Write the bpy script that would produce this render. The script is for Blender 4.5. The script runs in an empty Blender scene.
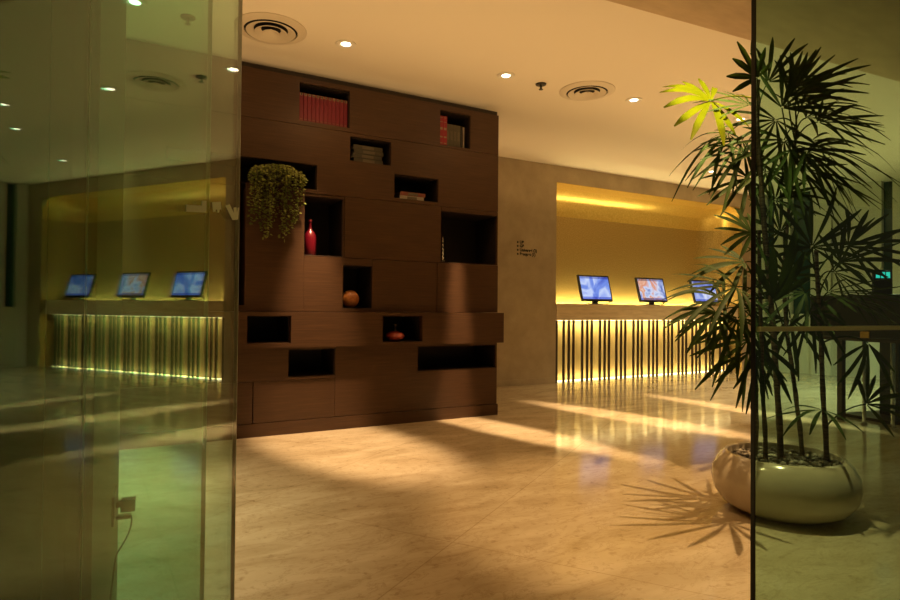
import bpy, bmesh, math, random
from mathutils import Vector as V, Matrix
random.seed(11)
R = math.radians
sc = bpy.context.scene
COL = sc.collection

# ------------------------------------------------------------------ camera
CAMH = 1.04
YAW, PITCH, ROLL, FPX = R(29.0), R(0.8), R(0.5), 600.0
_fw = V((math.sin(YAW), math.cos(YAW), 0)); _rt = V((math.cos(YAW), -math.sin(YAW), 0)); _up = V((0, 0, 1))
fw = _fw*math.cos(PITCH) + _up*math.sin(PITCH)
_u2 = _up*math.cos(PITCH) - _fw*math.sin(PITCH)
rt = _rt*math.cos(ROLL) + _u2*math.sin(ROLL)
up = _u2*math.cos(ROLL) - _rt*math.sin(ROLL)
EYE = V((0, 0, CAMH))
cd = bpy.data.cameras.new('camera'); cam = bpy.data.objects.new('camera', cd); COL.objects.link(cam)
cd.sensor_width = 36.0; cd.lens = 36.0*FPX/900.0; cd.clip_start = 0.02
m = Matrix((rt, up, -fw)).transposed().to_4x4(); m.translation = EYE
cam.matrix_world = m
sc.camera = cam

def ray(x, y): return fw + rt*((x-450)/FPX) - up*((y-300)/FPX)
def at(x, y, d): return EYE + ray(x, y)*d                       # point at a depth
def onz(x, y, z): r = ray(x, y); return EYE + r*((z-CAMH)/r.z)
def onY(x, y, Y): r = ray(x, y); return EYE + r*(Y/r.y)

# ------------------------------------------------------------------ materials
def mat(name, col, rough=.5, metal=0., spec=.5, emit=None, es=0., coat=0.):
    mt = bpy.data.materials.new(name); mt.use_nodes = True
    b = mt.node_tree.nodes['Principled BSDF']
    b.inputs['Base Color'].default_value = (*col, 1); b.inputs['Roughness'].default_value = rough
    b.inputs['Metallic'].default_value = metal; b.inputs['Specular IOR Level'].default_value = spec
    b.inputs['Coat Weight'].default_value = coat
    if emit: b.inputs['Emission Color'].default_value = (*emit, 1); b.inputs['Emission Strength'].default_value = es
    return mt
def nodes(mt): return mt.node_tree.nodes, mt.node_tree.links, mt.node_tree.nodes['Principled BSDF']
def coords(N, L, scale=(1, 1, 1), rot=(0, 0, 0)):
    tc = N.new('ShaderNodeTexCoord'); mp = N.new('ShaderNodeMapping')
    mp.inputs['Scale'].default_value = scale; mp.inputs['Rotation'].default_value = rot
    L.new(tc.outputs['Object'], mp.inputs['Vector']); return mp.outputs['Vector']
def noise(N, L, vec, scale, detail=4., rough=.55, dist=0.):
    n = N.new('ShaderNodeTexNoise'); n.inputs['Scale'].default_value = scale; n.inputs['Detail'].default_value = detail
    n.inputs['Roughness'].default_value = rough; n.inputs['Distortion'].default_value = dist
    L.new(vec, n.inputs['Vector']); return n.outputs['Fac']
def ramp(N, L, fac, stops):
    r = N.new('ShaderNodeValToRGB'); e = r.color_ramp.elements
    while len(e) < len(stops): e.new(.5)
    for k, (p, c) in enumerate(stops): e[k].position = p; e[k].color = (*c, 1)
    L.new(fac, r.inputs['Fac']); return r.outputs['Color']
def mixc(N, L, a, b, fac, mode='MIX'):
    x = N.new('ShaderNodeMix'); x.data_type = 'RGBA'; x.blend_type = mode
    if isinstance(fac, float): x.inputs[0].default_value = fac
    else: L.new(fac, x.inputs[0])
    for k, s in ((6, a), (7, b)):
        if isinstance(s, tuple): x.inputs[k].default_value = (*s, 1)
        else: L.new(s, x.inputs[k])
    return x.outputs[2]
def bump(N, L, b, h, strength, dist=.01):
    n = N.new('ShaderNodeBump'); n.inputs['Strength'].default_value = strength; n.inputs['Distance'].default_value = dist
    L.new(h, n.inputs['Height']); L.new(n.outputs['Normal'], b.inputs['Normal'])

# polished travertine floor, laid diagonally to the camera in large slabs
M_floor = mat('travertine_floor', (.6, .5, .36), .16, spec=.5)
N, L, b = nodes(M_floor)
v = coords(N, L, (1, 1, 1), (0, 0, R(12)))
vs = coords(N, L, (.8, 2.3, 1), (0, 0, R(-30)))
n1 = noise(N, L, vs, 2.2, 8, .62, .8); n2 = noise(N, L, v, 22, 3, .6); n3 = noise(N, L, vs, 4.2, 6, .7, 1.2)
c = ramp(N, L, n1, [(.28, (.42, .325, .20)), (.5, (.55, .45, .31)), (.75, (.66, .56, .41))])
vein = ramp(N, L, n3, [(.445, (1, 1, 1)), (.475, (.60, .52, .42)), (.5, (1, 1, 1))])
c = mixc(N, L, c, vein, .4, 'MULTIPLY')
pit = ramp(N, L, n2, [(.3, (.60, .52, .43)), (.42, (1, 1, 1))])
c = mixc(N, L, c, pit, .55, 'MULTIPLY')
br = N.new('ShaderNodeTexBrick'); br.offset = 0.; br.inputs['Scale'].default_value = 1.
br.inputs['Brick Width'].default_value = 1.2; br.inputs['Row Height'].default_value = 1.2
br.inputs['Mortar Size'].default_value = .003; br.inputs['Mortar Smooth'].default_value = .2
br.inputs['Color1'].default_value = (1, 1, 1, 1); br.inputs['Color2'].default_value = (.93, .93, .92, 1); br.inputs['Mortar'].default_value = (.76, .72, .66, 1)
L.new(coords(N, L, (1, 1, 1), (0, 0, R(-34))), br.inputs['Vector'])
c = mixc(N, L, c, br.outputs['Color'], 1., 'MULTIPLY')
L.new(c, b.inputs['Base Color'])
rr = N.new('ShaderNodeMapRange'); rr.inputs['To Min'].default_value = .09; rr.inputs['To Max'].default_value = .17
L.new(n1, rr.inputs['Value']); L.new(rr.outputs[0], b.inputs['Roughness'])

M_ceil = mat('ceiling_paint', (.76, .70, .60), .9, spec=.1)
N, L, b = nodes(M_ceil); bump(N, L, b, noise(N, L, coords(N, L), 60, 2), .05)
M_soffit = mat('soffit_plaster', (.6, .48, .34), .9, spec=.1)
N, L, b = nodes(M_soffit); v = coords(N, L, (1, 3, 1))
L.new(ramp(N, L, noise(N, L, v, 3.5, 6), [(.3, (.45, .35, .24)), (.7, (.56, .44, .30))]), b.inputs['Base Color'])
M_wall = mat('stone_wallpaper', (.42, .34, .23), .7, spec=.25)
N, L, b = nodes(M_wall); v = coords(N, L)
c = ramp(N, L, noise(N, L, v, 3.2, 8, .65), [(.3, (.34, .275, .18)), (.7, (.46, .375, .25))])
L.new(c, b.inputs['Base Color']); bump(N, L, b, noise(N, L, v, 45, 4), .12)
M_gold = mat('gold_mosaic', (.62, .40, .10), .34, metal=.55)
N, L, b = nodes(M_gold); v = coords(N, L)
vo = N.new('ShaderNodeTexVoronoi'); vo.inputs['Scale'].default_value = 46; L.new(v, vo.inputs['Vector'])
c = ramp(N, L, noise(N, L, v, 60, 4, .7), [(.3, (.36, .25, .07)), (.55, (.56, .40, .14)), (.8, (.80, .62, .28))])
L.new(c, b.inputs['Base Color']); bump(N, L, b, vo.outputs['Distance'], .35, .004)
M_cove = mat('gold_leaf_cove', (.80, .54, .12), .30, metal=.6)
N, L, b = nodes(M_cove); v = coords(N, L)
L.new(ramp(N, L, noise(N, L, v, 40, 4, .7), [(.3, (.66, .42, .08)), (.7, (.86, .62, .18))]), b.inputs['Base Color']); bump(N, L, b, noise(N, L, v, 70, 3), .12, .003)
M_backlit = mat('honey_laminate', (.80, .58, .22), .35)
N, L, b = nodes(M_backlit); v = coords(N, L, (1, 1, .4))
L.new(ramp(N, L, noise(N, L, v, 9, 4), [(.3, (.66, .50, .22)), (.7, (.78, .62, .31))]), b.inputs['Base Color'])
M_traver = mat('travertine_worktop', (.55, .42, .26), .3)
N, L, b = nodes(M_traver); v = coords(N, L, (.7, 1, 6))
L.new(ramp(N, L, noise(N, L, v, 5, 7, .65), [(.3, (.56, .43, .26)), (.55, (.70, .56, .36)), (.8, (.80, .66, .46))]), b.inputs['Base Color'])
M_slat = mat('wenge_slat', (.035, .016, .007), .35)

M_wood = mat('walnut_veneer', (.12, .06, .03), .42, spec=.4)
N, L, b = nodes(M_wood); v = coords(N, L, (1.3, 1, 46))
g1 = noise(N, L, v, 2.4, 5, .6, .3); g2 = noise(N, L, coords(N, L, (2.5, 2, 130)), 3.0, 3, .6)
c = ramp(N, L, g1, [(.28, (.050, .0235, .011)), (.55, (.075, .0355, .0165)), (.78, (.105, .051, .024))])
c = mixc(N, L, c, ramp(N, L, g2, [(.35, (.7, .7, .7)), (.6, (1, 1, 1))]), .55, 'MULTIPLY')
L.new(c, b.inputs['Base Color']); bump(N, L, b, g2, .10, .002)
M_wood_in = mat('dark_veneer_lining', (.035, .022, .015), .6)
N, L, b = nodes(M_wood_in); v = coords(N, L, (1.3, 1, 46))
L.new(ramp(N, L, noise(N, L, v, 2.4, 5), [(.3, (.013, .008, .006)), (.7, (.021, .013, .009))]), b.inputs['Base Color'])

def glass(name, tint, boost=1.0):
    """thin tinted glass: Schlick reflection over a tinted straight-through path"""
    mt = bpy.data.materials.new(name); mt.use_nodes = True
    N, L = mt.node_tree.nodes, mt.node_tree.links; N.clear()
    o = N.new('ShaderNodeOutputMaterial'); mx = N.new('ShaderNodeMixShader'); t = N.new('ShaderNodeBsdfTransparent'); g = N.new('ShaderNodeBsdfGlossy')
    t.inputs['Color'].default_value = (*tint, 1); g.inputs['Roughness'].default_value = 0.; g.inputs['Color'].default_value = (.96, .99, .93, 1)
    ge = N.new('ShaderNodeNewGeometry'); d = N.new('ShaderNodeVectorMath'); d.operation = 'DOT_PRODUCT'
    L.new(ge.outputs['Normal'], d.inputs[0]); L.new(ge.outputs['Incoming'], d.inputs[1])
    def mth(op, a, bb=None):
        x = N.new('ShaderNodeMath'); x.operation = op
        for k, s in ((0, a), (1, bb)):
            if s is None: continue
            if isinstance(s, (int, float)): x.inputs[k].default_value = s
            else: L.new(s, x.inputs[k])
        return x.outputs[0]
    a = mth('ABSOLUTE', d.outputs['Value']); q = mth('POWER', mth('SUBTRACT', 1., a), 5.)
    f = mth('MULTIPLY', mth('ADD', mth('MULTIPLY', q, .957), .043), boost)
    f.node.use_clamp = True
    L.new(f, mx.inputs[0]); L.new(t.outputs[0], mx.inputs[1]); L.new(g.outputs[0], mx.inputs[2]); L.new(mx.outputs[0], o.inputs['Surface'])
    return mt
M_glass = glass('green_tinted_glass', (.69, .89, .82), 1.0)
M_glass_r = glass('olive_tinted_glass', (.66, .86, .78))
M_edge = mat('glass_edge', (.30, .42, .26), .2)
M_edge_dark = mat('dark_glass_edge', (.012, .016, .010), .3)
M_bar = mat('olive_metal_bar', (.60, .74, .40), .45)

M_white = mat('white_plastic', (.72, .69, .62), .45)
M_lens = mat('lamp_lens', (1, 1, 1), .4, emit=(1, .86, .62), es=9.)
M_vent = mat('vent_enamel', (.62, .55, .44), .5)
M_black = mat('black_plastic', (.012, .012, .012), .35)
M_black2 = mat('black_duct', (.008, .007, .006), .9)
M_brass = mat('dark_metal', (.05, .04, .03), .4, metal=.8)
M_chrome = mat('chrome', (.7, .7, .68), .12, metal=1.)
M_pot = mat('cream_glazed_ceramic', (.50, .42, .31), .16, coat=.35)
N, L, b = nodes(M_pot); v = coords(N, L)
L.new(ramp(N, L, noise(N, L, v, 5, 4), [(.3, (.46, .385, .28)), (.7, (.53, .45, .33))]), b.inputs['Base Color'])
M_pebble = mat('pale_pebbles', (.40, .36, .29), .6)
N, L, b = nodes(M_pebble); L.new(ramp(N, L, noise(N, L, coords(N, L), 25, 1), [(.35, (.22, .19, .15)), (.7, (.55, .5, .42))]), b.inputs['Base Color'])
M_soil = mat('dark_soil', (.03, .022, .015), .95)
M_cane = mat('palm_cane', (.10, .065, .035), .8)
N, L, b = nodes(M_cane); v = coords(N, L, (3, 3, 30)); g = noise(N, L, v, 3, 5)
L.new(ramp(N, L, g, [(.35, (.035, .022, .012)), (.65, (.17, .11, .055))]), b.inputs['Base Color']); bump(N, L, b, g, .5)

def leafmat(name, c0, c1, transl, tcol, sp=.1):
    mt = mat(name, c0, .55, spec=sp); N, L, b = nodes(mt)
    c = ramp(N, L, noise(N, L, coords(N, L), 7, 3), [(.35, c0), (.65, c1)]); L.new(c, b.inputs['Base Color'])
    t = N.new('ShaderNodeBsdfTranslucent'); t.inputs['Color'].default_value = (*tcol, 1)
    mx = N.new('ShaderNodeMixShader'); mx.inputs[0].default_value = transl
    L.new(b.outputs[0], mx.inputs[1]); L.new(t.outputs[0], mx.inputs[2]); L.new(mx.outputs[0], N['Material Output'].inputs['Surface'])
    return mt
M_leaf = leafmat('palm_leaf', (.022, .040, .009), (.038, .064, .014), .10, (.09, .15, .015))
M_leaf_lit = leafmat('lit_palm_leaf', (.070, .090, .001), (.105, .125, .001), .35, (.17, .20, .002), .03)  # lamplight on one palm leaf, put into its yellow colour
M_trail = leafmat('trailing_leaf', (.09, .115, .022), (.27, .30, .075), .15, (.24, .3, .06))

M_red = mat('red_cloth', (.19, .006, .024), .5)
M_red2 = mat('scarlet_cloth', (.28, .010, .022), .5)
M_grey = mat('grey_cloth', (.06, .052, .035), .6)
M_grey2 = mat('olive_grey_cloth', (.085, .075, .048), .6)
M_gilt = mat('gilt', (.30, .22, .12), .4, metal=.4)
M_page = mat('paper', (.34, .29, .23), .8)
M_page2 = mat('faded_label', (.12, .10, .065), .6)
M_rust = mat('rust_cloth', (.20, .05, .03), .55)
M_bottle = mat('red_glaze', (.13, .003, .013), .3, coat=.3)
M_orange = mat('orange_lacquer', (.72, .24, .04), .35)
N, L, b = nodes(M_orange); L.new(ramp(N, L, noise(N, L, coords(N, L), 26, 5, .7), [(.35, (.26, .075, .016)), (.6, (.42, .155, .035))]), b.inputs['Base Color'])
M_vase = mat('vermilion_glaze', (.36, .05, .03), .35, coat=.2)
M_silver = mat('silver', (.75, .73, .68), .2, metal=1.)
M_ink = mat('black_lettering', (.01, .008, .006), .5)
M_letter = mat('pale_letter', (.70, .85, .58), .7)
M_teal = mat('teal_glass', (.015, .055, .045), .1)
M_pale = mat('pale_column_paint', (.62, .60, .48), .7)
M_dark = mat('black_stained_wood', (.018, .014, .011), .4)
M_brown = mat('brown_stained_wood', (.05, .03, .018), .5)
M_amber = mat('amber_plastic', (.55, .28, .05), .4)
M_cyan = mat('cyan_display', (.02, .1, .09), .3, emit=(.05, .75, .62), es=1.1)
M_redfit = mat('red_enamel', (.42, .035, .02), .4)
M_olivewall = mat('olive_stone_panel', (.30, .25, .17), .55)
N, L, b = nodes(M_olivewall); v = coords(N, L, (3, 3, .5))
L.new(ramp(N, L, noise(N, L, v, 2.5, 6), [(.3, (.065, .053, .031)), (.7, (.11, .09, .055))]), b.inputs['Base Color'])

def screen(name, seed, stops, scale):
    mt = mat(name, (.01, .01, .015), .25); N, L, b = nodes(mt)
    tc = N.new('ShaderNodeTexCoord'); mp = N.new('ShaderNodeMapping'); mp.inputs['Location'].default_value = (seed, seed*.7, seed*.3)
    L.new(tc.outputs['Object'], mp.inputs['Vector'])
    c = ramp(N, L, noise(N, L, mp.outputs['Vector'], scale, 3, .5, .7), stops)
    sep = N.new('ShaderNodeSeparateXYZ'); L.new(tc.outputs['Object'], sep.inputs[0])
    bars = ramp(N, L, sep.outputs['Z'], [(.0, (.30, .36, .75)), (.055, (.30, .36, .75)), (.06, (1, 1, 1)), (.34, (1, 1, 1)), (.345, (.42, .45, .62))])
    bars.node.color_ramp.interpolation = 'CONSTANT'
    c = mixc(N, L, c, bars, 1., 'MULTIPLY')
    L.new(c, b.inputs['Emission Color']); b.inputs['Emission Strength'].default_value = 1.0
    return mt
M_scr = [screen('blue_cloud_screen', 2.3, [(.30, (.06, .13, .62)), (.46, (.16, .28, .80)), (.56, (.55, .66, .95)), (.68, (.30, .42, .88))], 3.6),
         screen('orange_fish_screen', 5.12, [(.32, (.10, .16, .50)), (.45, (.62, .70, .92)), (.54, (.70, .24, .12)), (.62, (.80, .55, .42)), (.75, (.35, .45, .80))], 4.2),
         screen('blue_white_screen', 8.7, [(.3, (.05, .10, .42)), (.5, (.22, .30, .70)), (.62, (.70, .74, .92)), (.72, (.2, .28, .65))], 4.6)]

# ------------------------------------------------------------------ object helpers
def link(o, parent=None):
    COL.objects.link(o)
    if parent is not None: o.parent = parent
    return o
def obj(name, bm, mt, parent=None, smooth=False):
    me = bpy.data.meshes.new(name)
    bmesh.ops.recalc_face_normals(bm, faces=bm.faces)
    bm.to_mesh(me); bm.free()
    for mm in (mt if isinstance(mt, (list, tuple)) else [mt]): me.materials.append(mm)
    if smooth:
        for p in me.polygons: p.use_smooth = True
        if smooth != 'all': me.set_sharp_from_angle(angle=R(40))
    return link(bpy.data.objects.new(name, me), parent)
def tag(o, label, cat, group=None):
    o['label'] = label; o['category'] = cat
    if group: o['group'] = group
    return o
def thing(name, label, cat, loc=(0, 0, 0), rotz=0., group=None):
    o = bpy.data.objects.new(name, None); o.empty_display_size = .1; link(o)
    o.location = loc; o.rotation_euler = (0, 0, rotz); return tag(o, label, cat, group)
def struct(o): o['kind'] = 'structure'; return o
def dup(root, loc, rotz=None, label=None):
    r = root.copy(); COL.objects.link(r); r.location = loc
    if rotz is not None: r.rotation_euler = (0, 0, rotz)
    if label: r['label'] = label
    for ch in list(root.children):
        cc = ch.copy(); COL.objects.link(cc); cc.parent = r
        for g in list(ch.children):
            d = g.copy(); COL.objects.link(d); d.parent = cc
    return r
def box(bm, x0, x1, y0, y1, z0, z1, bev=0., M=None):
    r = bmesh.ops.create_cube(bm, size=1)
    vs = r['verts']
    bmesh.ops.scale(bm, vec=(x1-x0, y1-y0, z1-z0), verts=vs)
    bmesh.ops.translate(bm, vec=((x0+x1)/2, (y0+y1)/2, (z0+z1)/2), verts=vs)
    if M is not None: bmesh.ops.transform(bm, matrix=M, verts=vs)
    if bev:
        es = list({e for vv in vs for e in vv.link_edges})
        bmesh.ops.bevel(bm, geom=es, offset=bev, segments=2, profile=.6, affect='EDGES')
    return bm
def bx(*a, **k): return box(bmesh.new(), *a, **k)
def lathe(bm, prof, n=32, o=(0, 0, 0)):
    rings = []
    for r_, z in prof:
        if r_ < 1e-6: rings.append([bm.verts.new((o[0], o[1], o[2]+z))])
        else: rings.append([bm.verts.new((o[0]+r_*math.cos(2*math.pi*k/n), o[1]+r_*math.sin(2*math.pi*k/n), o[2]+z)) for k in range(n)])
    for a, c in zip(rings, rings[1:]):
        for k in range(n):
            q = [a[k % len(a)], a[(k+1) % len(a)], c[(k+1) % len(c)], c[k % len(c)]]
            u = []
            for w in q:
                if w not in u: u.append(w)
            if len(u) > 2: bm.faces.new(u)
    return bm
def tube(bm, pts, rad, n=8):
    pts = [V(p) for p in pts]; rings = []
    rads = rad if isinstance(rad, (list, tuple)) else [rad]*len(pts)
    for i, p in enumerate(pts):
        t = (pts[min(i+1, len(pts)-1)] - pts[max(i-1, 0)]).normalized()
        a = t.cross(V((0, 0, 1)) if abs(t.z) < .9 else V((1, 0, 0))).normalized(); c2 = t.cross(a)
        rings.append([bm.verts.new(p + (a*math.cos(2*math.pi*k/n) + c2*math.sin(2*math.pi*k/n))*rads[i]) for k in range(n)])
    for a, c in zip(rings, rings[1:]):
        for k in range(n): bm.faces.new([a[k], a[(k+1) % n], c[(k+1) % n], c[k]])
    bm.faces.new(rings[0]); bm.faces.new(rings[-1][::-1]); return bm
def bez(p0, p1, p2, n=10):
    p0, p1, p2 = V(p0), V(p1), V(p2)
    return [p0*(1-t)**2 + p1*2*t*(1-t) + p2*t*t for t in [k/(n-1) for k in range(n)]]
def prism(bm, poly, z0, z1):
    lo = [bm.verts.new((x, y, z0)) for x, y in poly]; hi = [bm.verts.new((x, y, z1)) for x, y in poly]
    bm.faces.new(lo); bm.faces.new(hi)
    for k in range(len(poly)): bm.faces.new([lo[k], lo[(k+1) % len(poly)], hi[(k+1) % len(poly)], hi[k]])
    return bm

# ------------------------------------------------------------------ the setting
YW, YB, HC, HS = 6.68, 4.95, 3.076, 2.90
RX0, RX1, RZ, RD = 5.413, 9.52, 2.84, .62                            # reception recess
FA = R(-4.37); F = V((math.cos(FA), math.sin(FA), 0)); G = V((-math.sin(FA), math.cos(FA), 0))   # direction of the entrance front
struct(obj('floor', bx(-6, 16, -5, 9, -.12, 0), M_floor))
sof = V((2.535, 2.686, 0))                                           # a point of the lowered ceiling's edge
pl, pr = sof - F*9, sof + F*13
struct(obj('ceiling', prism(bmesh.new(), [(-6, pl.y), (pl.x, pl.y), (pr.x, pr.y), (16, pr.y), (16, 9), (-6, 9)], HC, HC+.12), M_ceil))
struct(obj('trim_1', prism(bmesh.new(), [(pl.x, pl.y), (pr.x, pr.y), (pr.x, -5), (pl.x, -5)], HS, HC+.12), M_soffit)).name = 'ceiling_soffit'
struct(obj('wall_back', bx(-6, RX0, YW, YW+.9, 0, HC), M_wall))
struct(obj('wall_over_recess', bx(RX0+.0005, RX1-.0005, YW, YW+.9, RZ, HC), M_wall))
struct(obj('wall_beside_recess', bx(RX1+.002, 16, YW, YW+.9, 0, HC), M_wall))
struct(obj('baseboard_back', bx(-6, RX0-.01, YW-.014, YW, 0, .085, bev=.003), M_wall))
struct(obj('baseboard_right', bx(RX1+.01, 10.3, YW-.014, YW, 0, .12, bev=.003), M_wall))
# recess lining: gold back wall, quarter-round cove on top, quarter-round right corner
rr0, rc, n = .45, .42, 12
plan = [(RX0, RD, 0., -1.), (RX1-rr0, RD, 0., -1.)]
plan += [(RX1-rr0+rr0*math.sin(t), RD-rr0+rr0*math.cos(t), -math.sin(t), -math.cos(t)) for t in [math.pi/2*k/10 for k in range(1, 11)]] + [(RX1, 0., -1., 0.)]
prof = [(0., 0.), (0., RZ-.36)] + [(rc*(1-math.cos(t))-.045, RZ-.36+.36*math.sin(t)) for t in [R(30)+R(60)*k/n for k in range(n+1)]]
prof[2] = (.004, RZ-.36+.012)
gb = bmesh.new(); gc = bmesh.new()
def sweep(bm, pr):
    grid = [[bm.verts.new((x_+nx*o_, YW+max(0., y_+ny*o_), z_)) for o_, z_ in pr] for x_, y_, nx, ny in plan]
    for a, c in zip(grid, grid[1:]):
        for k in range(len(pr)-1): bm.faces.new([a[k], c[k], c[k+1], a[k+1]])
sweep(gb, prof[:2]); sweep(gc, prof[1:])
struct(obj('wall_recess', gb, M_gold, smooth=True)); struct(obj('trim_2', gc, M_cove, smooth='all')).name = 'trim_cove'

struct(obj('trim_3', bx(RX0+.001, RX1-.001, YW+.002, YW+RD-.25, RZ-.006, RZ-.001), M_cove)).name = 'trim_recess_top'
# the glazed partition of the right side, pale columns with teal panes
p0 = V((10.157, 6.487, 0)); pd = V((.451, -1.739, 0)).normalized(); pn = V((pd.y, -pd.x, 0))
def tpx(px):                                                        # where a sight line meets the partition
    r = ray(px, 250); a, bb = r.x, r.y
    return (p0.y*a - p0.x*bb)/(pd.x*bb - pd.y*a)
wr = bmesh.new(); MP = Matrix((pd, pn, V((0, 0, 1)))).transposed().to_4x4(); MP.translation = p0
def prt(bm, a, c, y0, y1, z0, z1): box(bm, a, c, y0, y1, z0, z1, M=MP)
for a, c in ((760, 770), (779, 795), (815, 835), (868, 885), (896, 915)): prt(wr, tpx(a), tpx(c), -.12, .25, 0, HC)
prt(wr, tpx(840), tpx(868), .12, .2, 0, HC); prt(wr, tpx(836), tpx(840), -.04, .2, 0, HC); prt(wr, tpx(760), 4.5, -.1, .2, 0, 1.0); prt(wr, tpx(915), 4.5, 0, .2, 0, HC)
prt(wr, -.25, tpx(760), -.02, .25, 0, HC)
struct(obj('wall_right', wr, M_pale))
w3 = bmesh.new()
for a, c in ((770, 779), (795, 815), (885, 896)): prt(w3, tpx(a), tpx(c), .05, .08, 1.0, HC)
struct(obj('window_2', w3, M_teal))

# end of the left entrance wall, seen through the glass leaf
cA = at(97, 307, 1.42); cA.z = 0; cB = cA + G*.72
wl = bmesh.new(); MW = Matrix((F, G, V((0, 0, 1)))).transposed().to_4x4(); MW.translation = cA
box(wl, -3, 0, 0, .72, 0, HS, M=MW); box(wl, -.09, 0, -.02, 0, 0, HS, M=MW); box(wl, -.145, -.10, -.012, 0, 0, HS, M=MW); box(wl, -.9, -.30, -.015, 0, 0, HS, M=MW)
struct(obj('wall_left', wl, M_olivewall))

# the glass leaf standing open on the left: two overlapping panes and their bright edges
DA = R(27.); D = V((math.sin(DA), math.cos(DA), 0)); DN = V((math.cos(DA), -math.sin(DA), 0))
def gmat(off):
    mm = Matrix((D, DN, V((0, 0, 1)))).transposed().to_4x4(); mm.translation = -off*DN; return mm
def spx(px, off):
    r = ray(px, 300); t = -off/(DN.dot(r)); return (EYE + r*t).dot(D)
door = struct(bpy.data.objects.new('door_1', None)); link(door)
obj('pane', bx(.15, spx(238, .52), -.010, 0, .01, HS-.005, M=gmat(.52)), M_glass, door)
obj('pane', bx(.15, spx(208, .54), -.010, 0, .01, HS-.005, M=gmat(.54)), M_glass, door)
obj('pane_edge', bx(spx(238, .52), spx(238, .52)+.004, -.010, 0, .01, HS-.005, M=gmat(.52)), M_edge, door)
obj('pane_edge', bx(spx(208, .54), spx(208, .54)+.003, -.010, 0, .01, HS-.005, M=gmat(.54)), M_edge, door)
obj('pane_edge', bx(spx(83, .54), spx(83, .54)+.003, .002, .004, .01, HS-.005, M=gmat(.54)), M_edge, door)

# the fixed glass panel on the right
cR = at(755.5, 310, 1.74); cR.z = 0
MR = Matrix((F, G, V((0, 0, 1)))).transposed().to_4x4(); MR.translation = cR
win = struct(bpy.data.objects.new('window_1', None)); link(win)
obj('pane', bx(0, 2.2, 0, .010, .01, HS-.005, M=MR), M_glass_r, win)
obj('pane_edge', bx(-.0045, 0, -.001, .012, .01, HS-.005, M=MR), M_edge_dark, win)
zb = at(756, 329, 1.74).z
obj('cross_bar', bx(.001, 2.2, -.016, -.0005, zb-.007, zb+.007, bev=.002, M=MR), M_bar, win)
# whitish film lettering on the left leaf
fl = thing('pale_lettering', 'pale film lettering stuck high on the left glass door', 'decal', (0, 0, 0))
def plate(polys, zz):
    bm = bmesh.new()
    for poly in polys:
        vs0 = [bm.verts.new(gmat(.52) @ V((spx(px, .52), .0005, at_z(px, py)))) for px, py in poly]
        vs1 = [bm.verts.new(gmat(.52) @ V((spx(px, .52), .0013, at_z(px, py)))) for px, py in poly]
        bm.faces.new(vs0); bm.faces.new(vs1[::-1])
        for k in range(len(poly)): bm.faces.new([vs0[k], vs0[(k+1) % len(poly)], vs1[(k+1) % len(poly)], vs1[k]])
    return bm
def at_z(px, py): r = ray(px, py); return (EYE + r*(-.52/DN.dot(r))).z
obj('letter', plate([[(184.5, 204), (200, 205), (200, 200), (204.5, 200), (204.5, 212), (184.5, 211)]], 0), M_letter, fl)
obj('letter', plate([[(210.5, 201.5), (219, 201), (219.5, 209), (217.8, 209), (217.6, 212), (216, 212), (215.8, 209), (214, 209), (213.8, 211), (211.5, 211)]], 0), M_letter, fl)
obj('letter', plate([[(224, 205), (228, 203.5), (232.5, 213), (232, 207), (234.8, 206.5), (235.4, 213), (236, 207), (237.5, 207), (236.5, 219), (231, 219.5)]], 0), M_letter, fl)

# ------------------------------------------------------------------ bookcase
BK_L, BK_R = -.6, 3.279
bc = thing('bookcase', 'tall dark walnut wall-like bookcase with scattered open niches', 'bookcase', (0, YB, 0))
NI = {'A': (1.298, 1.735, 2.593, 2.912), 'B': (1.743, 2.127, 2.313, 2.525), 'C': (2.622, 2.953, 2.577, 2.902), 'D': (.30, 1.453, 2.026, 2.235),
      'gap': (.80, .880, 1.05, 2.10), 'F': (1.352, 1.689, 1.473, 1.973), 'G': (2.162, 2.609, 2.028, 2.246), 'H': (2.642, 3.268, 1.472, 1.956),
      'I': (1.690, 1.960, 1.031, 1.407), 'J': (.893, 1.238, .748, .967), 'K': (2.039, 2.430, .737, .969), 'L': (1.232, 1.630, .464, .690), 'M': (2.413, 3.265, .462, .687)}
DEP = .40
def panel(name, x0, x1, z0, z1, prot=0.):
    """a solid front block less the niches that cut it"""
    xs_ = sorted({x0, x1} | {t for q in NI.values() for t in q[:2] if x0 < t < x1}); zs_ = sorted({z0, z1} | {t for q in NI.values() for t in q[2:] if z0 < t < z1})
    bm = bmesh.new(); g_ = .0018; cells = []
    for i in range(len(zs_)-1):
        run = None
        for k in range(len(xs_)-1):
            cx, cz = (xs_[k]+xs_[k+1])/2, (zs_[i]+zs_[i+1])/2
            hole = any(q[0] < cx < q[1] and q[2] < cz < q[3] for q in NI.values())
            if hole: run = None
            elif run is None: run = [xs_[k], xs_[k+1], zs_[i], zs_[i+1]]; cells.append(run)
            else: run[1] = xs_[k+1]
    out = []
    for c_ in cells:                                               # join equal runs upwards
        for o_ in out:
            if o_[0] == c_[0] and o_[1] == c_[1] and abs(o_[3]-c_[2]) < 1e-9: o_[3] = c_[3]; break
        else: out.append(c_)
    for a, c_, z_, w in out:
        box(bm, a + (g_ if a == x0 else 0), c_ - (g_ if c_ == x1 else 0), -prot, DEP, z_ + (g_ if z_ == z0 else 0), w - (g_ if w == z1 else 0))
    return obj(name, bm, M_wood, bc)
panel('front_panel', BK_L, BK_R, 2.555, 2.955)
panel('front_panel', BK_L, BK_R, 1.995, 2.555, 0.)
panel('front_panel', 1.35, 1.70, 1.466, 1.995, -.006)
panel('front_panel', 1.70, 2.642, 1.466, 1.995, 0.)
panel('front_panel', 2.642, BK_R, 1.466, 1.995, 0.)
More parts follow.
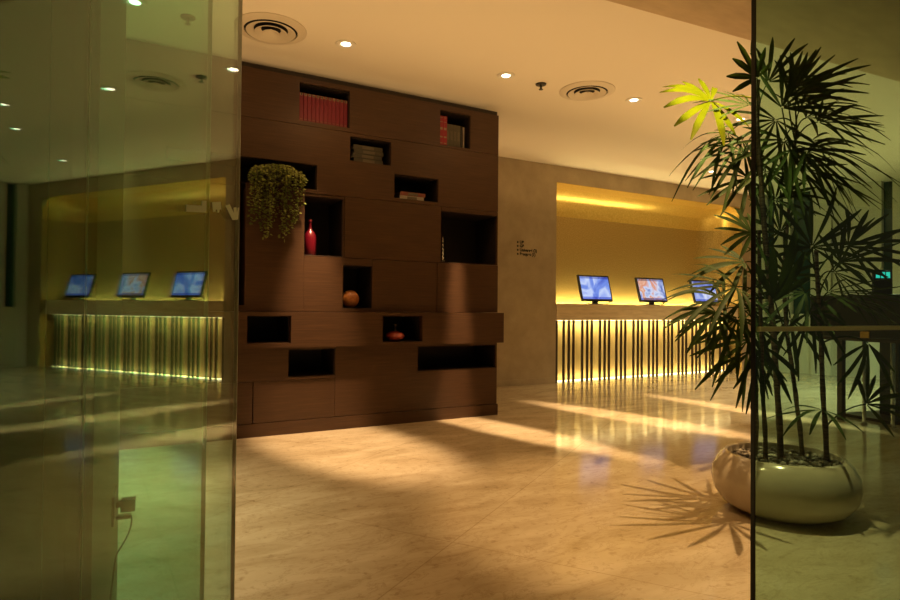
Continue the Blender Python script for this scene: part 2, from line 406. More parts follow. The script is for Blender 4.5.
panel('front_panel', BK_L, .80, 1.002, 1.995, 0.)
panel('front_panel', .80, 1.35, 1.002, 1.995, .014)
panel('front_panel', 1.35, 1.96, 1.002, 1.466, .004)
panel('front_panel', 1.96, 2.604, 1.002, 1.466, 0.)
panel('front_panel', 2.604, BK_R, 1.002, 1.466, .006)
panel('ledge_box', BK_L, 3.318, .708, 1.002, .06)
panel('front_panel', BK_L, 1.63, .440, .708, .006)
panel('front_panel', 1.63, BK_R, .108, .708, 0.)
panel('cupboard_door', BK_L, .953, .108, .440, 0.)
panel('cupboard_door', .957, 1.63, .108, .440, 0.)
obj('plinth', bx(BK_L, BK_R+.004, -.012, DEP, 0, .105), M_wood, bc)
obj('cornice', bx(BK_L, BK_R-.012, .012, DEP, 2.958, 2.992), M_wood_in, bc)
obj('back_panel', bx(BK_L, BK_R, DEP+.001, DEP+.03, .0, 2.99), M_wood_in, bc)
# thin dark lining of every niche
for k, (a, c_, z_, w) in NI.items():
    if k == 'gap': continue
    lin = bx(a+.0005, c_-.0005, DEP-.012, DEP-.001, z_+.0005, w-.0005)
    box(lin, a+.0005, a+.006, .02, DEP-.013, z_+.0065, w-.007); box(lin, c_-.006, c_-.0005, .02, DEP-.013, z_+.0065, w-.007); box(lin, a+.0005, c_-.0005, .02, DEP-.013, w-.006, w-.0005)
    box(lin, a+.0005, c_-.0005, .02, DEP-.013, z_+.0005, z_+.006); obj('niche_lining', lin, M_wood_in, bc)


# ------------------------------------------------------------------ books
def book(label, group, w, h, d, cover, loc, gilt='emblem', flat=False):
    """upright book: spine towards -Y; flat: lying, spine towards -Y"""
    t = thing('book', label, 'book', loc, 0., group)
    cv = bmesh.new(); c_ = .003
    def bb(bm, x0, x1, y0, y1, z0, z1, bev=0.):
        if flat: box(bm, z0-h/2, z1-h/2, y0, y1, x0+w/2, x1+w/2, bev)
        else: box(bm, x0, x1, y0, y1, z0, z1, bev)
    bb(cv, -w/2, w/2, 0, .007, 0, h, .002); bb(cv, -w/2, -w/2+c_, .007, d, 0, h); bb(cv, w/2-c_, w/2, .007, d, 0, h)
    obj('cover', cv, cover, t)
    pg = bmesh.new(); bb(pg, -w/2+c_+.0004, w/2-c_-.0004, .0075, d-.006, .004, h-.004); obj('page_block', pg, M_page, t)
    if gilt:
        rows = {'emblem': [(.90, .99), (.06, .07)], 'bands': [(.05, .075), (.25, .30), (.52, .60), (.78, .80), (.93, .95)]}.get(gilt, [(.3, .7)])
        for a, c2 in rows:
            gm = bmesh.new(); bb(gm, -w*.34, w*.34, -.0012, -.0002, h*a, h*c2); lb = obj('spine_label', gm, M_gilt if gilt != 'plain' else M_page2, t)
            if gilt == 'emblem' and a == .90:
                gm = bmesh.new(); bb(gm, -w*.16, w*.16, -.0020, -.0013, h*.915, h*.975); obj('emblem', gm, M_black, lb)
    return t
ORD = ['first', 'second', 'third', 'fourth', 'fifth', 'sixth', 'seventh', 'eighth', 'ninth', 'tenth', 'eleventh', 'twelfth']
x = 1.3062; w = .0325
b0 = None
for k in range(12):
    lab = ('leftmost' if k == 0 else 'rightmost' if k == 11 else ORD[k] + ' from the left') + ' of twelve matching red volumes in the top left niche'
    loc = (x + w/2 + k*(w+.0026), YB+.03, 2.600)
    if b0 is None: b0 = book(lab, 'matching red volumes in the top left niche', w, .236, .17, M_red, loc)
    else: dup(b0, loc, label=lab)
c0 = book('left one of two tall red gilt-banded books in top right niche', 'red books in the top right niche', .041, .275, .2, M_red2, (2.650, YB+.03, 2.5845), 'bands')
dup(c0, (2.6925, YB+.03, 2.5845), label='right one of two tall red gilt-banded books in top right niche')
g0 = None
for k in range(4):
    lab = ['grey cloth book right beside the two tall red books', 'second grey cloth book from the red ones in top right niche', 'third grey cloth book from the red ones in top right niche', 'fourth grey cloth book, farthest from the red ones in top right niche'][k]
    loc = (2.7345 + k*.0385, YB+.05, 2.5845)
    if g0 is None: g0 = book(lab, 'grey books in the top right niche', .0375, .215, .17, M_grey2, loc, 'plain')
    else: dup(g0, loc, label=lab)
book('thin black book between grey books and white booklet', None, .022, .212, .17, M_black, (2.8835, YB+.05, 2.5845), None)
book('thin white booklet at right end of top right niche', None, .012, .21, .15, M_page, (2.9085, YB+.05, 2.5845), None)
s0 = None
zz = 2.3195
for k in range(4):
    lab = ['bottom book of the lying grey stack in upper middle niche', 'second book up in the lying grey stack of upper middle niche', 'third book up in the lying grey stack of upper middle niche', 'top book of the lying grey stack in upper middle niche'][k]
    loc = (1.930 + (.004, -.006, .006, -.002)[k], YB+.05, zz)
    if s0 is None: s0 = book(lab, 'grey books lying in the upper middle niche', .038, .275, .2, M_grey, loc, 'plain', flat=True)
    else: dup(s0, loc, label=lab)
    zz += .0388
book('pale-edged book lying at bottom of the pair in right-centre niche', None, .036, .245, .19, M_page, (2.362, YB+.05, 2.0345), 'plain', flat=True)
book('rust red book lying on top of the pale-edged one', None, .034, .255, .19, M_rust, (2.372, YB+.05, 2.0710), 'plain', flat=True)

# ------------------------------------------------------------------ ornaments in the niches
t = thing('bottle', 'glossy red long-necked bottle standing in a tall niche', 'bottle', (1.428, YB+.09, 1.480))
obj('body', lathe(bmesh.new(), [(0, 0), (.046, 0), (.050, .006), (.050, .150), (.046, .175), (.030, .205), (.015, .222), (.011, .245), (.010, .285), (.0, .285)]), M_bottle, t, True)
obj('stopper', lathe(bmesh.new(), [(0, .2852), (.014, .2852), (.014, .300), (.010, .306), (0, .306)]), M_bottle, t, True)
t = obj('ornament_ball', lathe(bmesh.new(), [(.077*math.sin(math.pi*k/20), .077-.077*math.cos(math.pi*k/20)) for k in range(21)]), M_orange, None, True)
t.location = (1.795, YB+.10, 1.0375); tag(t, 'round orange ornamental ball resting in the narrow middle niche', 'ornament')
t = thing('vase', 'squat vermilion vase with a thin neck in the ledge niche', 'vase', (2.205, YB+.05, .7435))
obj('body', lathe(bmesh.new(), [(0, 0), (.045, 0), (.075, .018), (.088, .040), (.080, .062), (.050, .080), (.022, .088), (0.0, .090)]), M_vase, t, True)
obj('neck', lathe(bmesh.new(), [(.016, .0895), (.010, .105), (.008, .125), (.013, .142), (.016, .150), (.012, .151), (.006, .125), (.0, .120)]), M_brown, t, True)
t = thing('figurine', 'slim silver beaded figurine at the left edge of the big right niche', 'figurine', (2.676, YB+.03, 1.4795))
obj('base', lathe(bmesh.new(), [(0, 0), (.020, 0), (.020, .008), (.006, .014), (0, .014)], 16), M_silver, t, True)
pf = [(0.0, .0142)]
for k in range(5):
    zc = .034 + k*.038; r_ = .013 - k*.0014
    pf += [(.004, zc-.019+.001), (r_, zc-.006), (r_, zc+.006), (.004, zc+.018)]
pf += [(.003, .23), (0, .24)]
obj('stem', lathe(bmesh.new(), pf, 14), M_silver, t, True)

# trailing plant
t = thing('trailing_plant', 'leafy green plant trailing over the edge of the upper left niche', 'plant', (1.12, YB, 2.0325))
obj('planter', lathe(bmesh.new(), [(0, 0), (.075, 0), (.095, .11), (.088, .11), (.082, .095), (0, .095)], 24, (0, .13, 0)), M_brown, t, True)
fb, sb = bmesh.new(), bmesh.new()
def leaf(bm, p, d, nrm, ln, wd):
    d = d.normalized(); s_ = d.cross(nrm).normalized()
    a = [bm.verts.new(p), bm.verts.new(p+d*ln*.45+s_*wd), bm.verts.new(p+d*ln), bm.verts.new(p+d*ln*.45-s_*wd)]
    bm.faces.new([a[0], a[1], a[2]]); bm.faces.new([a[0], a[2], a[3]])
rs = random.Random(5)
for i in range(64):
    u = rs.uniform(-1, 1); x1 = u*.222 - .004
    env = (1-abs(u)**2.6)
    side = rs.random()
    ln = rs.uniform(.06, .54)*(.55+.45*env) if rs.random() < .75 else rs.uniform(.30, .56)*(.75+.25*env)
    topz = .085 + .075*env*rs.uniform(.3, 1.) ; yf = -rs.uniform(.06, .135)
    pts = bez((x1*.45, .10, .10), (x1*.9, -.02 + yf*.3, topz+.05), (x1, yf, topz-.03), 6)
    p = pts[-1]
    for k in range(1, 9):
        q = k/8; pts.append(V((p.x + math.sin(q*3+i)*.012, yf*(1-.45*q) - .012, p.z - ln*q)))
    tube(sb, pts, .0016, 4)
    tot = 0
    for a, c_ in zip(pts[2:], pts[3:]):
        seg = c_-a; nl = max(2, int(seg.length/.0145))
        for k in range(nl):
            pp = a + seg*(k/nl); an = rs.uniform(0, 2*math.pi)
            dr = V((math.cos(an), math.sin(an)*.6-.35, rs.uniform(-.9, .25)))
            nr = V((rs.uniform(-.4, .4), -.7, rs.uniform(.2, .9)))
            leaf(fb, pp, dr, nr, rs.uniform(.022, .036), rs.uniform(.0065, .011))
obj('stems', sb, M_brown, t); obj('foliage', fb, M_trail, t)['kind'] = 'stuff'

# ------------------------------------------------------------------ reception counter
CT, CB = 1.118, .886
rcn = thing('reception_counter', 'long backlit reception counter with stone top and dark vertical slats', 'counter', ((RX0+RX1)/2, YW, 0))
cx = (RX0+RX1)/2
obj('worktop', bx(RX0+.004-cx, RX1-.12-cx, -.012, .40, CB, CT, bev=.004), M_traver, rcn)
obj('backing_panel', bx(RX0+.004-cx, RX1-.12-cx, .16, .20, .0, CB), M_backlit, rcn)
sl = obj('slat', bx(0, .034, .0, .022, .0, CB-.002, bev=.002), M_slat, rcn); sl.location = (RX0+.006-cx, .004, 0)
# groups of three slats, measured spacing
gx = [5.560, 5.905, 6.246, 6.577, 6.929, 7.262, 7.602, 7.935, 8.262, 8.600, 8.955]
for k, g_ in enumerate(gx):
    for dx in (0., .095, .180):
        s2 = sl.copy(); COL.objects.link(s2); s2.parent = rcn; s2.location = (g_+dx-cx-.01, .004, 0)
obj('light_strip', bx(RX0+.02-cx, RX1-.2-cx, .10, .13, CB-.014, CB-.002), mat('warm_led_strip', (1, 1, 1), .5, emit=(1, .80, .38), es=4.), rcn)
obj('foot_light_strip', bx(RX0+.02-cx, RX1-.2-cx, .10, .13, .002, .016), bpy.data.materials['warm_led_strip'], rcn)
obj('back_light_strip', bx(RX0+.03-cx, RX1-.25-cx, .43, .47, CT-.03, CT-.004), bpy.data.materials['warm_led_strip'], rcn)

# monitors
def monitor(label, x_, k, rot=0.):
    t = thing('monitor', label, 'monitor', (x_, YW+.17, CT+.001), rot, 'monitors on the reception counter')
    MT = Matrix.Translation((0, .0, .055)) @ Matrix.Rotation(R(-15), 4, 'X')
    w_, h_ = .31, .405
    cs = bmesh.new(); box(cs, -w_, w_, 0, .035, 0, h_, .006, MT); box(cs, -.2, .2, .035, .075, .07, .33, .012, MT); obj('casing', cs, M_black, t)
    so = obj('screen', bx(-w_+.026, w_-.026, -.0018, -.0004, .028, h_-.026), M_scr[k], t); so.matrix_local = MT
    st = bmesh.new(); box(st, -.05, .05, .05, .075, .01, .2); obj('stand_neck', st, M_black, t)
    obj('stand_foot', lathe(bmesh.new(), [(0, 0), (.12, 0), (.12, .008), (.05, .016), (0, .016)], 28, (0, .06, 0)), M_black, t, True)
    obj('cable', tube(bmesh.new(), bez((w_-.03, .03, .12), (w_+.02, .06, .03), (w_-.02, .12, .006), 9), .006, 6), M_black, t)
monitor('monitor with a blue cloudy picture, left one of three on the counter', 6.355, 0)
monitor('monitor with an orange and white fish picture, middle of three on the counter', 7.56, 1)
monitor('monitor with dark blue picture half hidden by palm leaves', 8.84, 2)

# wall lettering, four short lines with small squares
wt = thing('directory_lettering', 'four short lines of small black lettering on the stone wall', 'lettering', (4.735, YW+.0006, 1.9))
for k, (px, py, txt) in enumerate([(517, 242, 'UB'), (517, 245.8, 'GB'), (517, 249.8, 'Universal (2)'), (517, 253.8, 'Banquet (1)')]):
    p = onY(px, py, YW); bq = bmesh.new(); box(bq, 0, .024, -.002, 0, -.013, .013)
    o = obj('bullet', bq, M_ink, wt); o.location = (p.x - 4.735, 0, p.z-1.9)
    cu = bpy.data.curves.new('text_line', 'FONT'); cu.body = txt; cu.size = .056; cu.extrude = .001; cu.align_y = 'CENTER'; cu.offset = .003
    to = bpy.data.objects.new('text_source', cu); me = bpy.data.meshes.new_from_object(to); bpy.data.objects.remove(to)
    o = link(bpy.data.objects.new('text_line', me), wt); me.materials.clear(); me.materials.append(M_ink)
    o.location = (p.x - 4.735 + .046, -.001, p.z-1.9); o.rotation_euler = (R(90), 0, 0)

# ------------------------------------------------------------------ ceiling fittings
def spot(name, loc, energy, size, blend=.5, col=(1, .66, .32), rad=.03, sx=1., aim=None, rz=0.):
    l = bpy.data.lights.new(name, 'SPOT'); l.energy = energy; l.spot_size = R(size); l.spot_blend = blend; l.color = col; l.shadow_soft_size = rad
    o = link(bpy.data.objects.new(name, l)); o.location = loc
    if aim is not None: o.rotation_euler = (V(aim)-V(loc)).to_track_quat('-Z', 'Y').to_euler()
    else: o.rotation_euler = (0, 0, rz)
    o.scale = (sx, 1, 1); return o
def downlight(label, loc):
    t = thing('ceiling_light', label, 'ceiling light', loc, 0., 'recessed ceiling lights')
    obj('trim_ring', lathe(bmesh.new(), [(.037, -.001), (.039, -.003), (.060, -.010), (.078, -.007), (.080, -.0005)], 32), M_white, t, True)
    obj('lens', lathe(bmesh.new(), [(0, -.0035), (.036, -.0035), (.036, -.0008), (0, -.0008)], 28), M_lens, t)
    return t
LP = [(.074, 4.527, 'recessed ceiling light seen through the glass door at top left'), (1.516, 4.429, 'recessed ceiling light above the red volumes, near the left air vent'),
      (2.937, 4.325, 'recessed ceiling light beside the sprinkler, above the bookcase right end'), (4.352, 4.207, 'recessed ceiling light just past the right air vent'),
      (5.76, 4.06, 'recessed ceiling light behind the upper palm leaves'), (6.55, 4.62, 'recessed ceiling light behind the palm, second in the short row'), (7.57, 5.80, 'recessed ceiling light near the reception, behind palm leaves')]
d0 = None
for x_, y_, lab in LP:
    if d0 is None: d0 = downlight(lab, (x_, y_, HC))
    else: dup(d0, (x_, y_, HC), label=lab)
def vent(label, loc):
    t = thing('air_vent', label, 'air vent', loc, 0., 'round ceiling air vents')
    obj('duct', lathe(bmesh.new(), [(0, -.002), (.195, -.002), (.195, -.0005), (0, -.0005)], 44), M_black2, t)
    for k, (r0, r1, dz) in enumerate([(.190, .255, .0), (.120, .172, .012), (.070, .112, .016), (0.001, .056, .018)]):
        pr_ = [(r0, -.006), (r1, -.016-dz), (r1+.004, -.013-dz), (r0+.004, -.0035)] if k else [(r0, -.020), (r0+.012, -.020), (r1, -.006), (r1, -.0005), (r0, -.003), (r0, -.020)]
        obj('vent_ring', lathe(bmesh.new(), pr_, 44), M_vent, t, True)
    return t
v0 = vent('round ceiling air vent at upper left beside the glass door', (.956, 4.466, HC))
dup(v0, (3.797, 4.253, HC), label='round ceiling air vent at centre right, past the sprinkler')
def sprinkler(label, loc):
    t = thing('sprinkler', label, 'sprinkler', loc, 0., 'ceiling sprinklers')
    obj('rose', lathe(bmesh.new(), [(0, -.001), (.050, -.001), (.046, -.010), (0, -.014)], 24), M_brass, t, True)
    obj('head', lathe(bmesh.new(), [(.009, -.0142), (.009, -.045), (.020, -.048), (.020, -.052), (0, -.052)], 16), M_brass, t, True)
    return t
q0 = sprinkler('small dark ceiling sprinkler between two recessed lights', (3.321, 4.330, HC))
dup(q0, (.406, 4.574, HC), label='small ceiling sprinkler seen through the left glass door')

# ------------------------------------------------------------------ socket and plug on the end of the left wall
r_ = ray(113.5, 505); tt = (cA - EYE).dot(F)/r_.dot(F); ps = EYE + r_*tt           # on the wall's end face
MS = Matrix((F, G, V((0, 0, 1)))).transposed().to_4x4(); MS.translation = ps
def place(o): o.matrix_world = MS; return o
sk = thing('wall_socket', 'wall socket on the end of the olive wall behind glass', 'socket'); place(sk)
obj('face_plate', bx(.0005, .008, -.075, .075, -.045, .045, bev=.002), M_brown, sk)
pg = thing('plug_adapter', 'brown plug adapter with a hanging cable in the wall socket', 'plug'); place(pg)
pb = bmesh.new(); box(pb, .0085, .020, -.014, .014, -.006, .010); box(pb, .020, .062, -.022, .022, -.022, .016, .004); obj('upper_plug', pb, M_black, pg)
pb = bmesh.new(); box(pb, .0085, .050, -.013, .013, -.046, -.034, .003); obj('lower_plug', pb, M_black, pg)
ct = bez((.050, 0, -.040), (.060, -.02, -.075), (.020, -.08, -.12), 8) + bez((.015, -.09, -.13), (.004, -.25, -.28), (.012, -.45, -.40), 9)
obj('cable', tube(bmesh.new(), ct, .0028, 6), M_brown, pg)

# ------------------------------------------------------------------ dark high table behind the palm
kt = thing('console_table', 'dark high table on chrome legs at right behind the palm', 'table', (6.35, 3.05, 0), R(-10))
obj('table_top', bx(-.30, 1.25, -.55, .45, .80, 1.20, bev=.01), M_dark, kt)
obj('apron', bx(-.28, 1.22, -.53, .43, .765, .798), M_brown, kt)
for x_, y_ in ((-.26, -.08), (-.20, -.30), (.1, -.50), (1.15, -.5), (1.15, .38)):
    obj('leg', lathe(bmesh.new(), [(0, 0.), (.030, 0), (.030, .012), (.017, .014), (.017, .764), (0, .764)], 16, (x_, y_, 0)), M_chrome, kt, True)
obj('pedestal', bx(.28, .46, -.02, .16, .03, .764), M_dark, kt)
obj('foot_plate', bx(-.05, .70, -.2, .32, .0, .029, bev=.004), M_dark, kt)
obj('post', bx(-.285, -.235, .12, .17, .0, .764), M_brown, kt)
obj('end_cap', bx(-.312, -.301, -.16, -.08, .80, .86), M_amber, kt)
p = at(883, 275, 5.6)
tg = thing('display', 'small display with glowing cyan screen on the dark high table', 'display', (p.x, p.y, 1.2015), R(-30))
obj('body', bx(-.085, .085, 0, .03, .0, p.z-1.2015+.05, bev=.004), M_black, tg)
sb = bmesh.new()
for k in range(3): box(sb, -.066+k*.047, -.030+k*.047, -.0025, -.0005, p.z-1.2015-.028, p.z-1.2015+.028)
obj('screen', sb, M_cyan, tg)
tq = (tpx(889)); pq = MP @ V((tq, -.122, onz(890, 246, 0).z))
zq = (EYE + ray(890, 246)*((pq-EYE).dot(_fw))).z
ta = thing('alarm_sounder', 'small red fitting on the pale partition at far right', 'alarm', (pq.x, pq.y, zq)); ta.rotation_euler = (R(90), 0, math.atan2(pd.y, pd.x))
obj('body', lathe(bmesh.new(), [(0, 0), (.075, 0), (.075, .03), (.05, .06), (0, .065)], 24), M_redfit, ta, True)
obj('base', bx(-.08, .08, -.08, .08, -.19, -.0005), M_redfit, ta)

# ------------------------------------------------------------------ potted palm
PC = V((3.060, 1.907, 0))
pp = thing('potted_palm', 'tall fan-leaved palm in a low round cream glazed pot', 'plant', PC)
obj('pot', lathe(bmesh.new(), [(0, 0.), (.215, 0.), (.238, .008), (.298, .044), (.335, .098), (.346, .158), (.338, .215), (.312, .262), (.284, .290), (.270, .297), (.262, .290), (.262, .250), (0, .248)], 64), M_pot, pp, 'all')
obj('soil', lathe(bmesh.new(), [(0, .249), (.2595, .249), (.2595, .262), (.15, .268), (0, .270)], 40), M_soil, pp, True)
pbm = bmesh.new(); rs = random.Random(3)
for k in range(230):
    a = rs.uniform(0, 2*math.pi); rr_ = .245*math.sqrt(rs.random()); s_ = rs.uniform(.008, .017)
    g_ = bmesh.ops.create_icosphere(pbm, subdivisions=1, radius=s_)
    bmesh.ops.transform(pbm, matrix=Matrix.Translation((rr_*math.cos(a), rr_*math.sin(a), .268+s_*.4)) @ Matrix.Rotation(rs.uniform(0, 3), 4, 'Z') @ Matrix.Diagonal((1.25, .9, .7, 1)), verts=g_['verts'])
obj('pebbles', pbm, M_pebble, pp, 'all')['kind'] = 'stuff'
CD = (PC - EYE).dot(fw)                                             # distance of the pot's axis from the lens
def loc(p): return p - PC
canes = {}
def cane(key, pts, rad):
    P = [loc(at(x_, y_, CD+dz)) for x_, y_, dz in pts]
    P[0].z = .255
    fine = []
    for k in range(len(P)-1):
        for s_ in range(6): fine.append(P[k].lerp(P[k+1], s_/6) + V((math.sin(k*6+s_)*.002, math.cos(k*5+s_)*.002, 0)))
    fine.append(P[-1]); canes[key] = fine
    rads = []
    for k in range(len(fine)): rads.append(.8*rad*(1-.35*k/len(fine))*(1.16 if k % 3 == 0 else 1.))
    obj('cane', tube(bmesh.new(), fine, rads, 10), M_cane, pp, True)
cane('B', [(781, 450, .0), (777, 380, .0), (770, 290, .02), (762, 200, .0), (757, 120, -.03), (758, 80, -.05)], .019)
cane('A', [(766, 450, -.05), (763, 390, -.06), (760, 300, -.10), (759, 230, -.12)], .014)
cane('C', [(803, 452, .02), (796, 395, .04), (787, 335, .08), (783, 270, .10), (790, 200, .12), (797, 130, .1)], .014)
cane('D', [(827, 452, -.04), (823, 390, -.06), (820, 320, -.08), (816, 250, -.1)], .016)
cane('E', [(756, 449, .06), (757, 390, .08), (752, 320, .12)], .012)

FR = random.Random(21)
def frond(key, hub, dz, ang, Lpx, face, tilt=0., spread=190., n=9, droop=.18, lit=False, width=.025, root=None):
    """hub: pixel of the leaf's hub, ang: heading of the fan, Lpx: leaflet length in pixels, face: 0 level .. 1 facing the lens"""
    d = CD + dz; H = at(hub[0], hub[1], d); k_ = d/FPX
    ax = (rt*math.cos(R(ang)) + up*math.sin(R(ang)))*math.cos(R(tilt)) - fw*math.sin(R(tilt)); ax.normalize()
    nr = V((0, 0, 1))*(1-face) - fw*face + V((FR.uniform(-.1, .1), FR.uniform(-.1, .1), 0)); nr = (nr - ax*nr.dot(ax)).normalized()
    sd = nr.cross(ax); Lw = Lpx*k_*1.22
    bm = bmesh.new(); H0 = loc(H)
    for i in range(n):
        u = (i/(n-1)-.5); phi = R(spread)*u + R(FR.uniform(-5, 5))
        dr = ax*math.cos(phi) + sd*math.sin(phi)
        ln = Lw*(1-.30*abs(2*u)**1.7)*FR.uniform(.86, 1.06); wd = width*FR.uniform(.8, 1.1)*(1-.25*abs(2*u))
        cr = nr.cross(dr).normalized(); dp = droop*FR.uniform(.5, 1.5); lift = FR.uniform(-.05, .10)
        rows = []
        for s in range(8):
            q = s/7; c_ = H0 + dr*(ln*(q*.97+.03)) + nr*(ln*lift*math.sin(math.pi*q)) - V((0, 0, 1))*(dp*ln*q*q)
            w_ = wd*.5*(min(1., .22+q*2.2))*(1. if q < .72 else max(.16, 1-(q-.72)/.28*.84)**.8)
            rows.append((bm.verts.new(c_+cr*w_+nr*w_*.28), bm.verts.new(c_), bm.verts.new(c_-cr*w_+nr*w_*.28)))
        for a, c2 in zip(rows, rows[1:]):
            bm.faces.new([a[0], a[1], c2[1], c2[0]]); bm.faces.new([a[1], a[2], c2[2], c2[1]])
    # petiole from the nearest suitable point of the cane
    cl = canes[key]; tgt = H0 - ax*Lw*.5 - V((0, 0, .10))
    b_ = min(cl, key=lambda q: (q-tgt).length) if root is None else cl[int(root*(len(cl)-1))]
    mid = (b_+H0)/2 + V((0, 0, .05)) - ax*.02
    tube(bm, bez(b_, mid, H0, 8), [.0050, .0046, .0042, .0040, .0038, .0036, .0035, .0034], 5)
    return obj('frond', bm, M_leaf_lit if lit else M_leaf, pp, 'all')
# upper crown
frond('B', (711, 101), .36, 186, 47, .6, 10, 245, 11, .16, True, .052)
frond('B', (757, 78), -.10, 125, 34, .75, 10, 150, 7, .05, False, .036)
frond('B', (768, 82), -.02, 50, 46, .6, 0, 130, 8, .06)
frond('B', (750, 105), .34, 160, 48, .5, -20, 120, 7, .1)
frond('C', (788, 96), .0, 30, 64, .55, 5, 120, 12, .05)
frond('C', (796, 88), .16, 40, 50, .6, -10, 140, 10, .06)
frond('C', (782, 108), -.08, 60, 50, .6, 10, 150, 9, .06)
frond('C', (818, 122), .10, 10, 56, .5, 0, 150, 11, .10)
frond('C', (806, 150), -.12, 320, 60, .6, 15, 160, 10, .10)
frond('C', (798, 168), .12, 350, 66, .5, 0, 170, 10, .12)
frond('C', (784, 140), .05, 250, 50, .6, 0, 190, 9, .1)
frond('C', (800, 110), .12, 14, 64, .5, -10, 150, 10, .10)
frond('C', (806, 118), -.10, 350, 62, .4, 20, 170, 9, .12)
frond('C', (812, 140), .05, 338, 88, .45, 0, 130, 9, .10)
frond('C', (790, 150), -.05, 295, 55, .6, 15, 170, 9, .12)
frond('C', (776, 120), .3, 225, 50, .6, -10, 190, 9, .1)
frond('C', (826, 165), .18, 320, 52, .5, -20, 170, 8, .12)
frond('B', (728, 134), .50, 205, 50, .35, 10, 160, 8, .55)
frond('B', (742, 140), .42, 215, 46, .5, -10, 170, 9, .25)
frond('B', (744, 152), .36, 240, 46, .6, 20, 190, 9, .2)
frond('B', (748, 178), .34, 205, 44, .6, 5, 175, 9, .18)
frond('B', (766, 172), .12, 300, 52, .5, 25, 170, 8, .2)
frond('B', (775, 200), .10, 20, 44, .6, 0, 190, 9, .1)
# middle
frond('A', (752, 233), -.10, 178, 36, .65, 10, 200, 10, .14)
frond('A', (745, 262), -.02, 195, 48, .5, 0, 170, 9, .16)
frond('A', (736, 287), -.16, 186, 66, .4, 15, 190, 10, .24)
frond('A', (724, 300), .06, 178, 56, .45, -15, 180, 9, .26)
frond('A', (716, 312), -.10, 228, 41, .55, 10, 200, 9, .26)
frond('A', (738, 318), -.02, 255, 50, .6, 5, 190, 10, .16)
frond('A', (742, 300), .14, 290, 57, .6, -10, 150, 8, .12)
frond('E', (748, 340), .10, 225, 52, .6, 0, 170, 8, .2)
frond('E', (752, 350), .0, 262, 50, .6, 0, 120, 6, .1)
frond('D', (812, 247), -.10, 80, 50, .7, 10, 230, 12, .06)
frond('D', (848, 246), -.04, 12, 58, .65, 0, 170, 10, .06)
frond('C', (789, 275), .02, 110, 42, .7, 0, 210, 10, .06)
frond('D', (780, 232), .10, 130, 44, .7, 0, 190, 9, .08)
frond('D', (834, 272), .12, 340, 60, .5, -10, 190, 10, .14)
frond('D', (828, 292), -.10, 8, 70, .3, 10, 180, 10, .12)
frond('D', (806, 292), .0, 205, 54, .4, 0, 190, 10, .12)
frond('D', (850, 300), .0, 345, 56, .3, 0, 190, 10, .2)
frond('D', (840, 262), -.18, 40, 50, .5, 20, 170, 9, .06)
frond('C', (774, 300), -.14, 80, 56, .8, 10, 80, 5, .0, False, .05)
frond('C', (790, 318), .10, 250, 50, .6, 0, 150, 7, .15)
frond('D', (810, 312), -.1, 285, 46, .5, 0, 170, 8, .2)
# low
frond('D', (868, 343), .02, 262, 46, .7, 0, 110, 6, .1)
frond('D', (866, 404), -.08, 20, 42, .5, 10, 150, 7, .12)
frond('D', (822, 410), -.10, 190, 44, .2, 15, 200, 7, .25, False, .022)
frond('A', (762, 345), -.08, 275, 60, .7, 0, 90, 5, .05, False, .034)

# ------------------------------------------------------------------ lamps of the place and added fill lights
WARM = (1, .58, .22)
def area(name, loc_, sx, sy, energy, rot, col=WARM, spread=180):
    l = bpy.data.lights.new(name, 'AREA'); l.shape = 'RECTANGLE'; l.size = sx; l.size_y = sy; l.energy = energy; l.color = col; l.spread = R(spread)
    o = link(bpy.data.objects.new(name, l)); o.location = loc_; o.rotation_euler = rot; return o
for k, (x_, y_, lab) in enumerate(LP[:5]):
    spot('downlight_beam', (x_, y_, HC-.03), (700., 800., 950., 1000., 900.)[k], 56, .7, (1, .66, .34), .05, (.26, .42, .17, .16, .13)[k], rz=R((8, 10, 12, 12, 2)[k]))
    spot('downlight_glow', (x_, y_, HC-.03), 22., 130, 1., WARM, .05)
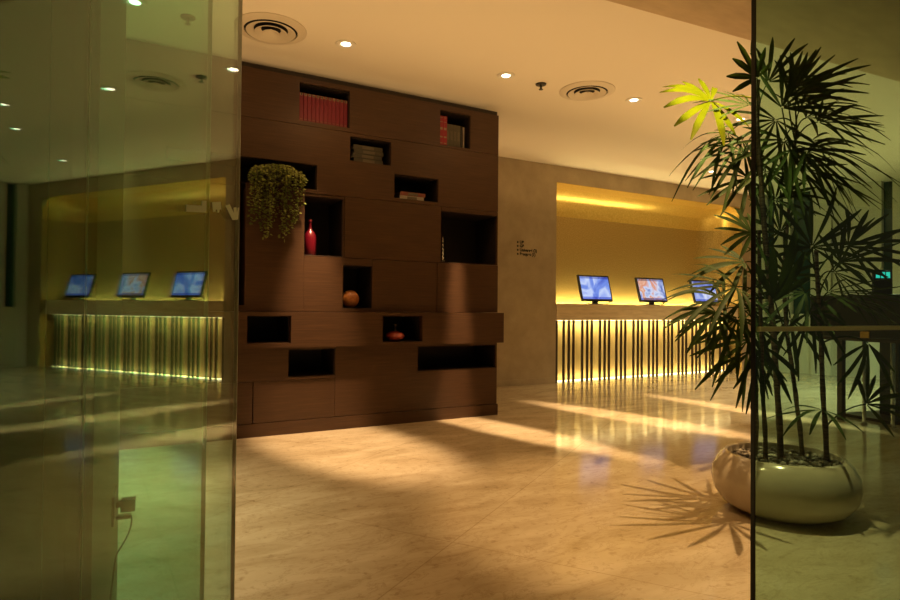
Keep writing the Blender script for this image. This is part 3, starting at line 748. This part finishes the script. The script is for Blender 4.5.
# lamps of the lowered ceiling over the entrance, above the picture
spot('soffit_or_fill', (2.74, 1.90, HS-.03), 275., 49, .45, (1, .63, .27), .013, aim=(2.52, 2.22, 0))
yl = at(706, 100, CD+.36); spot('leaf_fill', (2.42, 1.72, HS-.03), 520., 30, .5, (1, .74, .36), .04, aim=yl)  # added spot, only there to brighten the yellow leaf
spot('soffit_or_fill', (1.50, 2.45, HS-.03), 60., 100, .9, WARM, .05)
spot('soffit_or_fill', (-.75, 3.4, HS-.03), 330., 80, .8, (1, .92, .52), .05)
# unseen upward area lights, added to brighten the ceiling
area('ceiling_fill', (3.6, 3.55, 2.30), 12., 2.4, 54., (R(180), 0, 0), WARM, 160)
area('ceiling_fill', (3.6, 6.0, 2.30), 12., .9, 20., (R(180), 0, 0), WARM, 160)
area('bookcase_top_fill', (1.4, YB+.12, 2.994), 3.6, .12, .8, (R(180), 0, 0), WARM, 170)  # added unseen light, lifts the dark ceiling above the bookcase
spot('soffit_or_fill', (1.3, -.6, HS-.03), 28., 120, 1., WARM, .05)  # added behind the camera to brighten the cross bar and near floor
# strips of the reception recess
LED = (1, .80, .32)
area('recess_strip', (cx-.06, YW+.55, CT+.004), RX1-RX0-.40, .04, 38., (R(180), 0, 0), LED)
area('slat_strip', (cx-.05, YW+.09, CB-.018), RX1-RX0-.3, .05, 18., (0, 0, 0), LED)
area('slat_foot_strip', (cx-.05, YW+.10, .02), RX1-RX0-.3, .04, 7., (R(180), 0, 0), LED)
# back room light on the pale partition
spot('partition_lamp', (8.0, 3.6, HC-.03), 760., 130, 1., (1, .86, .52), .1)

wd = bpy.data.worlds.new('world'); sc.world = wd; wd.use_nodes = True
wd.node_tree.nodes['Background'].inputs['Color'].default_value = (1, .72, .42, 1); wd.node_tree.nodes['Background'].inputs['Strength'].default_value = .05
sc.view_settings.view_transform = 'Standard'; sc.view_settings.look = 'None'; sc.view_settings.gamma = 1; sc.view_settings.use_curve_mapping = False
sc.view_settings.exposure = 0.
sc.cycles.use_denoising = True
sc.cycles.max_bounces = 10; sc.cycles.transparent_max_bounces = 24; sc.cycles.diffuse_bounces = 5; sc.cycles.glossy_bounces = 5
sc.cycles.caustics_reflective = False; sc.cycles.caustics_refractive = False; sc.cycles.sample_clamp_indirect = 4.
